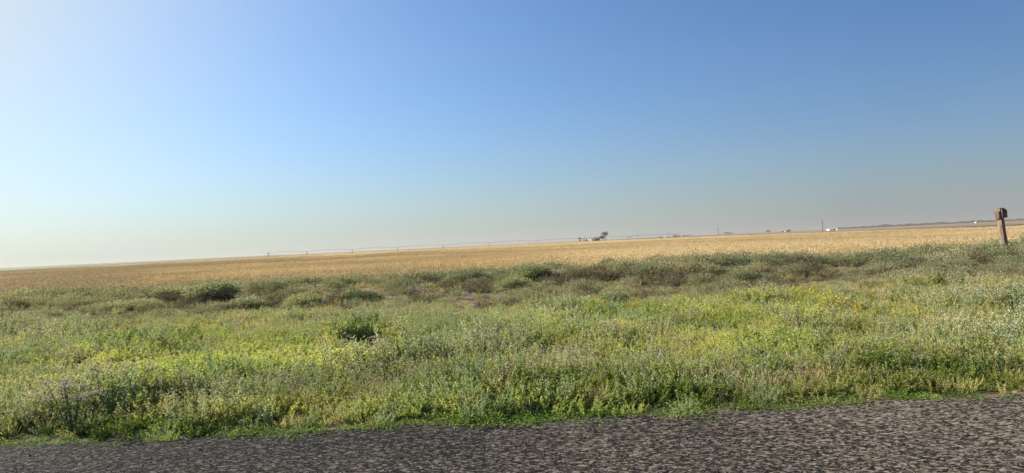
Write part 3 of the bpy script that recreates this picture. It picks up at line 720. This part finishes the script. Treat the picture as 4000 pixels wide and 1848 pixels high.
# ------------------------------------------------------------------ power poles
m_pole = simple_mat('creosote_pole', (.085, .058, .05), .9, .3, 2, stretch=(1, 1, .2))
m_ins = simple_mat('porcelain', (.5, .48, .45), .4)
poles = [(3214.5, 575, 9.2, 'tallest nearest power pole, standing alone between the white barns at right'),
         (2806, 905, 9.0, 'second power pole, alone over the bare ground right of the irrigation line'),
         (2610.5, 1070, 9.1, 'third power pole, beside the small white trailer'),
         (2489, 1400, 9.0, 'right one of the close pair of thin far power poles'),
         (2468, 1440, 9.0, 'left one of the close pair of thin far power poles'),
         (2285, 1120, 8.2, 'thin pole rising behind the white tank at the farmstead')]
first = None
def bare_pole(hgt):
    e = empty('power_pole', (0, 0, 0)); b = MB(); b.tube((0, 0, 0), (0, 0, 9), .23, .15, 8); b.build('pole', m_pole, e)
    b = MB(); b.tube((0, 0, 9), (0, 0, 9.25), .05, .04, 6); b.tube((0, 0, 9.2), (0, 0, 9.36), .09, .07, 8); b.build('insulator', m_ins, e)
    b = MB(); b.tube((.28, 0, 7.4), (.28, 0, 8.1), .17, .17, 8); b.box((.2, 0, 7.6), (.16, .1, .1)); b.build('transformer', m_galv, e)
    return e
for i, (px, Y_, h_, lab) in enumerate(poles):
    if first is None: e = first = bare_pole(h_)
    else:
        e = first.copy(); C.objects.link(e)
        for c_ in first.children:
            d_ = c_.copy(); C.objects.link(d_); d_.parent = e
    e.location = at(px, Y_); e.scale = ((1, 1, h_/9) if i == 0 else (1.35, 1.35, h_/9)); e.rotation_euler = (0, R([-2.2, .2, .3, .3, -.2, 0][i]), 0)
    setp(e, lab, 'power pole', 'power poles along the far track')

# ------------------------------------------------------------------ farmstead (about 920 m off) and far buildings
FY = 925.0
k_ = FY / F
m_white = simple_mat('white_paint', (.84, .83, .80), .6, .06, .5)
m_cream = simple_mat('cream_paint', (.74, .68, .48), .7, .06, .5)
m_greyw = simple_mat('grey_boards', (.17, .165, .17), .85, .2, 1)
m_roof = simple_mat('dull_red_roof', (.24, .13, .11), .8, .2, 1)
m_red = simple_mat('red_paint', (.45, .16, .12), .8, .15, 1)
m_darkin = simple_mat('dark_opening', (.02, .02, .02), .9)
m_metal = simple_mat('pale_sheet_roof', (.62, .64, .64), .5, .08, .5)
def house(name, px, Y_, w, d, h, roof_h, wall, roofm, lab, cat, openings=(), ridge='x', rz=0, ov=.3, z=0.0, endmat=None):
    e = empty(name, at(px, Y_, z), rz); setp(e, lab, cat)
    b = MB(); x, y = w/2, d/2
    if ridge == 'x':
        V = [(-x,-y,0),(x,-y,0),(x,y,0),(-x,y,0),(-x,-y,h),(x,-y,h),(x,y,h),(-x,y,h),(-x,0,h+roof_h),(x,0,h+roof_h)]
        b.add(V, [(0,1,5,4),(2,3,7,6),(1,2,6,9,5),(3,0,4,8,7)])
        r_ = MB(); t = .15
        for s in (-1, 1):
            A = [(-x-ov, s*(y+ov), h-ov*roof_h/y), (x+ov, s*(y+ov), h-ov*roof_h/y), (x+ov, 0, h+roof_h), (-x-ov, 0, h+roof_h)]
            A2 = [(a, b2, c+t) for a, b2, c in A]; r_.add(A + A2, [(0,1,2,3),(4,5,6,7),(0,1,5,4),(1,2,6,5),(2,3,7,6),(3,0,4,7)])
    else:
        V = [(-x,-y,0),(x,-y,0),(x,y,0),(-x,y,0),(-x,-y,h),(x,-y,h),(x,y,h),(-x,y,h),(0,-y,h+roof_h),(0,y,h+roof_h)]
        b.add(V, [(0,1,5,8,4),(2,3,7,9,6),(1,2,6,5),(3,0,4,7)])
        r_ = MB(); t = .15
        for s in (-1, 1):
            A = [(s*(x+ov), -y-ov, h-ov*roof_h/x), (s*(x+ov), y+ov, h-ov*roof_h/x), (0, y+ov, h+roof_h), (0, -y-ov, h+roof_h)]
            A2 = [(a, b2, c+t) for a, b2, c in A]; r_.add(A + A2, [(0,1,2,3),(4,5,6,7),(0,1,5,4),(1,2,6,5),(2,3,7,6),(3,0,4,7)])
    b.build('wall', wall, e); r_.build('roof', roofm, e)
    for (nm, cx, cz, ow, oh) in openings:
        q = MB(); q.box((cx, -y-.03, cz), (ow, .12, oh)); q.build(nm, m_darkin, e)
    return e
house('farmhouse', 2314.5, FY-4, 14.2*k_, 6, 2.5, .9, m_cream, m_roof, 'cream walled low house at the left end of the farm buildings', 'house', [('window', -1.0, 1.0, .8, .9), ('door', .9, 0, .9, 2.0)], z=.5)
house('barn', 2331.5, FY, 20.5*k_, 9, 2.9, 1.7, m_greyw, m_roof, 'long grey barn with dull red roof and dark openings beside the cream house', 'barn', [('doorway', -2.0, 0, 1.6, 2.0), ('doorway', 1.4, 0, 2.2, 2.0)], z=.6)
house('red_shed', 2265, FY-6, 6.5*k_, 3, 1.5, .7, m_red, m_roof, 'small red shed under the small tree at the left of the farm', 'shed', [('door', 0, 0, .7, 1.3)], z=.1)
house('grey_shed', 2290.5, FY, 6.2*k_, 4, 1.6, 1.9, m_greyw, m_greyw, 'small steep dark grey shed right of the white tank', 'shed', [('door', -.4, 0, .8, 1.5)], ridge='y', z=.5)
tk = empty('storage_tank', at(2278.5, FY-5, -.1)); setp(tk, 'upright white tank with a dark cap between the red shed and the grey shed', 'tank')
b = MB(); b.tube((0, 0, 0), (0, 0, 3.2), 1.15, 1.15, 20); b.build('tank_body', m_white, tk)
b = MB(); b.tube((0, 0, 3.2), (0, 0, 3.5), 1.25, .5, 20); b.build('cap', m_greyw, tk)
b = MB(); b.box((1.3, 0, 0), (.3, .8, 3.0)); b.build('shade_strip', m_roof, tk)  # brown strip added to stand for the tank's shaded right side
ch_ = empty('chimney_stack', at(2341.5, FY-6, .3)); setp(ch_, 'dark narrow upright stack at the right end of the long barn', 'chimney')
b = MB(); b.tube((0, 0, 0), (0, 0, 5.0), .3, .24, 10); b.build('flue', m_darkin, ch_); b = MB(); b.tube((0, 0, 5.0), (0, 0, 5.25), .36, .36, 10); b.build('rim', m_darkin, ch_)
mb_ = MB(); mb_.tube((0, 0, 0), (0, 0, 6.6), .14, .09, 8); o = mb_.build('mast', m_pole); o.location = at(2281.3, FY-2)
setp(o, 'thin bare mast rising just behind the right side of the white tank', 'mast')

house('white_trailer', 2599, 1060, 8.2*1060/F, 3, 1.2, .5, m_white, m_metal, 'small white trailer house left of the third power pole', 'trailer', [('window', -.5, .5, .7, .5)], z=-.1)
house('white_shed', 3066.5, 950, 5.4*950/F, 3, 1.0, .9, m_white, m_metal, 'tiny white gabled shed with dark trees on its right', 'shed', ridge='y', z=-.9 + .6)
house('white_barn', 3242, 760, 16*760/F, 7, 1.25, .35, m_white, m_metal, 'long white barn right of the tallest power pole', 'barn', [('doorway', -1.2, 0, .7, .8)], z=-.1)
house('open_shed', 3257.5, 800, 16*800/F, 6, 1.5, .15, m_greyw, m_metal, 'grey open shed with thin white roof adjoining the long white barn', 'shed', z=-.1)
house('white_hut', 3269, 750, 3*750/F, 2, .8, .3, m_white, m_metal, 'tiny white hut at the right end of the open shed', 'hut', z=0)
house('far_house', 3812, 1500, 5*1500/F, 4, 1.8, .8, m_white, m_metal, 'lone distant white house in front of the tree line left of the wooden post', 'house', z=0)

# trees
def bare_tree(name, px, Y_, h, w, lab, seed, leafy=900, z=0.0, trunk_h=.16, shape=None, mat=m_drktree, ll=.45):
    rt = random.Random(seed); e = empty(name, at(px, Y_, z)); setp(e, lab, 'tree')
    tr, cr = MB(), MB(); tips = []
    def grow(P, D, L, r0, g):
        Q = P + D * L; tr.tube(P, Q, r0, r0*.7, 5, cap=False)
        if g <= 2: tips.append(Q)
        if g == 0: return
        for q in range(rt.choice((2, 3, 3))):
            nd = (D + Vector((rt.gauss(0, .5), rt.gauss(0, .5), rt.gauss(.2, .3)))).normalized(); nd.x *= w/h*1.1; grow(Q, nd.normalized(), L*rt.uniform(.65, .85), r0*.62, g-1)
    for q in range(4): grow(Vector((0, 0, h*trunk_h*.6)), Vector((rt.uniform(-.5, .5)*w/h*1.4, rt.uniform(-.5, .5), 1)).normalized(), h*.24, h*.018, 4)
    tr.tube((0, 0, 0), (0, 0, h*trunk_h), h*.035, h*.028, 8)
    T = np.array([tuple(t) for t in tips]); zmax = T[:, 2].max(); f = h / zmax
    for V in tr.v: V *= [1, 1, f]
    T = T * [1, 1, f]; r = np.random.default_rng(seed); P = T[r.integers(0, len(T), leafy)] + r.normal(size=(leafy, 3)) * h * .035
    D = rdir(leafy, .1, r); cr.leaves(P, D, side(D, r), ll*r.uniform(.5, 1.3, leafy), ll*.35)
    tr.build('trunk', m_pole, e); cr.build('crown', mat, e); return e
m_greyc = leaf_mat('bare_twig', [(0, (.10, .085, .08)), (1, (.17, .145, .135))], .1, instanced=False)
bare_tree('bare_tree', 2363.5, FY-3, 11.0, 9.5, 'tall nearly leafless grey tree at the right of the farm', 41, 3200, z=.2, mat=m_greyc, ll=.6)
bare_tree('small_tree', 2265.5, FY+4, 5.2, 4.6, 'small round dark tree behind the red shed', 42, 900, z=.2)
def blob_tree(name, px, Y_, w, h, lab, seed, z=0.0, stem=.25, cat='tree', n=900, group=None):
    e = empty(name, at(px, Y_, z)); setp(e, lab, cat, group)
    o = dome(seed, rad=w/2/.85, h=h*(1-stem)*1.05, n=n, ll=.12*h+.2, lw=.06*h+.08, mat=m_drktree, name='crown', link=True, fill=.3); o.parent = e; o.location = (0, 0, h*stem)
    b = MB(); b.tube((0, 0, 0), (0, 0, h*(stem+.3)), h*.05, h*.03, 7); b.tube((0, 0, h*stem), (w*.2, 0, h*(stem+.3)), h*.03, h*.02, 5); b.tube((0, 0, h*stem*.8), (-w*.2, .1, h*(stem+.3)), h*.03, h*.02, 5); b.build('trunk', m_pole, e)
    return e
blob_tree('round_tree', 2351.5, FY+2, 19.5*k_, 5.3, 'low rounded brown green tree left of the tall bare tree', 51, z=.2, stem=.38, n=1500)
blob_tree('pale_bush', 2365, FY-12, 3.2, 1.5, 'pale yellow green bush at the foot of the tall bare tree', 52, stem=.02, cat='bush', n=500, z=.1)
far_trees = [(2582.5, 1050, 8, 1.9, 'dark round shrub left of the small white trailer'),
 (2634, 1250, 8, 2.3, 'first dark shrub of the row under the last irrigation tower'),
 (2643, 1250, 9, 2.9, 'middle and largest shrub of the row under the last irrigation tower'),
 (2652, 1260, 7, 2.2, 'right hand shrub of the row under the last irrigation tower'),
 (2673, 1250, 5, 2.4, 'single small shrub just right of the row of shrubs'),
 (2838, 1600, 16, 5.2, 'low dark tree right of the second power pole, nearest to it'),
 (2855, 1650, 14, 3.6, 'lower dark tree joined to the one right of the second power pole'),
 (3000.5, 1500, 11, 4.8, 'lone small dark tree on the horizon between the second pole and the white shed'),
 (3058, 950, 3.2, 1.4, 'small dark bush left of the tiny white gabled shed'),
 (3074, 955, 4.2, 2.0, 'grey tree touching the right side of the tiny white gabled shed'),
 (3082.5, 950, 4.4, 2.7, 'darkest tree, right end of the clump by the tiny white shed'),
 (3461.5, 2100, 20, 8.5, 'rounded tree rising above the far tree line, left of the other bump'),
 (3548, 2150, 18, 7.0, 'slight tree bump on the far tree line nearer the wooden post'),
 (2690, 1500, 12, 3.0, 'faint flat shrub on the bare ground right of the irrigation boom')]
for i, (px, Y_, w_, h_, lab) in enumerate(far_trees):
    blob_tree('far_tree' if h_ > 3 else 'far_shrub', px, Y_, w_, h_, lab, 900+i, stem=.12, n=500, cat='tree' if h_ > 3 else 'shrub', group='trees and shrubs dotted along the horizon')
# far tree line at right that reads as one mass
b = MB(); r = np.random.default_rng(77)
m_ = 14000; px = 3274 + (4700-3274) * r.random(m_); yy = 2300 + 100*r.random(m_); hx = 2.0 + 4.2*vnoise(px, px*0, 16, 78) * (.35 + .65*sstep(3274, 3500, px)) + 2.0*vnoise(px, px*0, 4, 79)
P = np.stack([(px-2000)/F*yy, yy, hx * r.random(m_)**.7], 1); D = rdir(m_, 0, r); b.leaves(P, D, side(D, r), 3.0*r.uniform(.5, 1.3, m_), 1.6)
setp(b.build('tree_line', m_drktree), 'thin dark line of distant trees along the horizon at right', kind='stuff')
b = MB(); px = -600 + 1700*r.random(5000); yy = 3200 + 100*r.random(5000); P = np.stack([(px-2000)/F*yy, yy, 2.5*r.random(5000)*vnoise(px, px*0, 30, 80)], 1)
D = rdir(5000, 0, r); b.leaves(P, D, side(D, r), 2.5, 1.4); setp(b.build('hedge_line', m_drktree), 'very faint low hedge line on the horizon at far left', kind='stuff')

# ------------------------------------------------------------------ haze
m, n, l = new_mat('haze_air')
pv = n.new('ShaderNodeVolumePrincipled'); pv.inputs['Density'].default_value = .00018
pv.inputs['Color'].default_value = (.47, .465, .45, 1); pv.inputs['Anisotropy'].default_value = .3
o_ = n.new('ShaderNodeOutputMaterial'); l.new(pv.outputs[0], o_.inputs['Volume'])
b = MB(); b.box((0, 4000, -2), (19000, 11000, 17)); setp(b.build('haze', m), 'pale dusty air over the fields', kind='stuff')
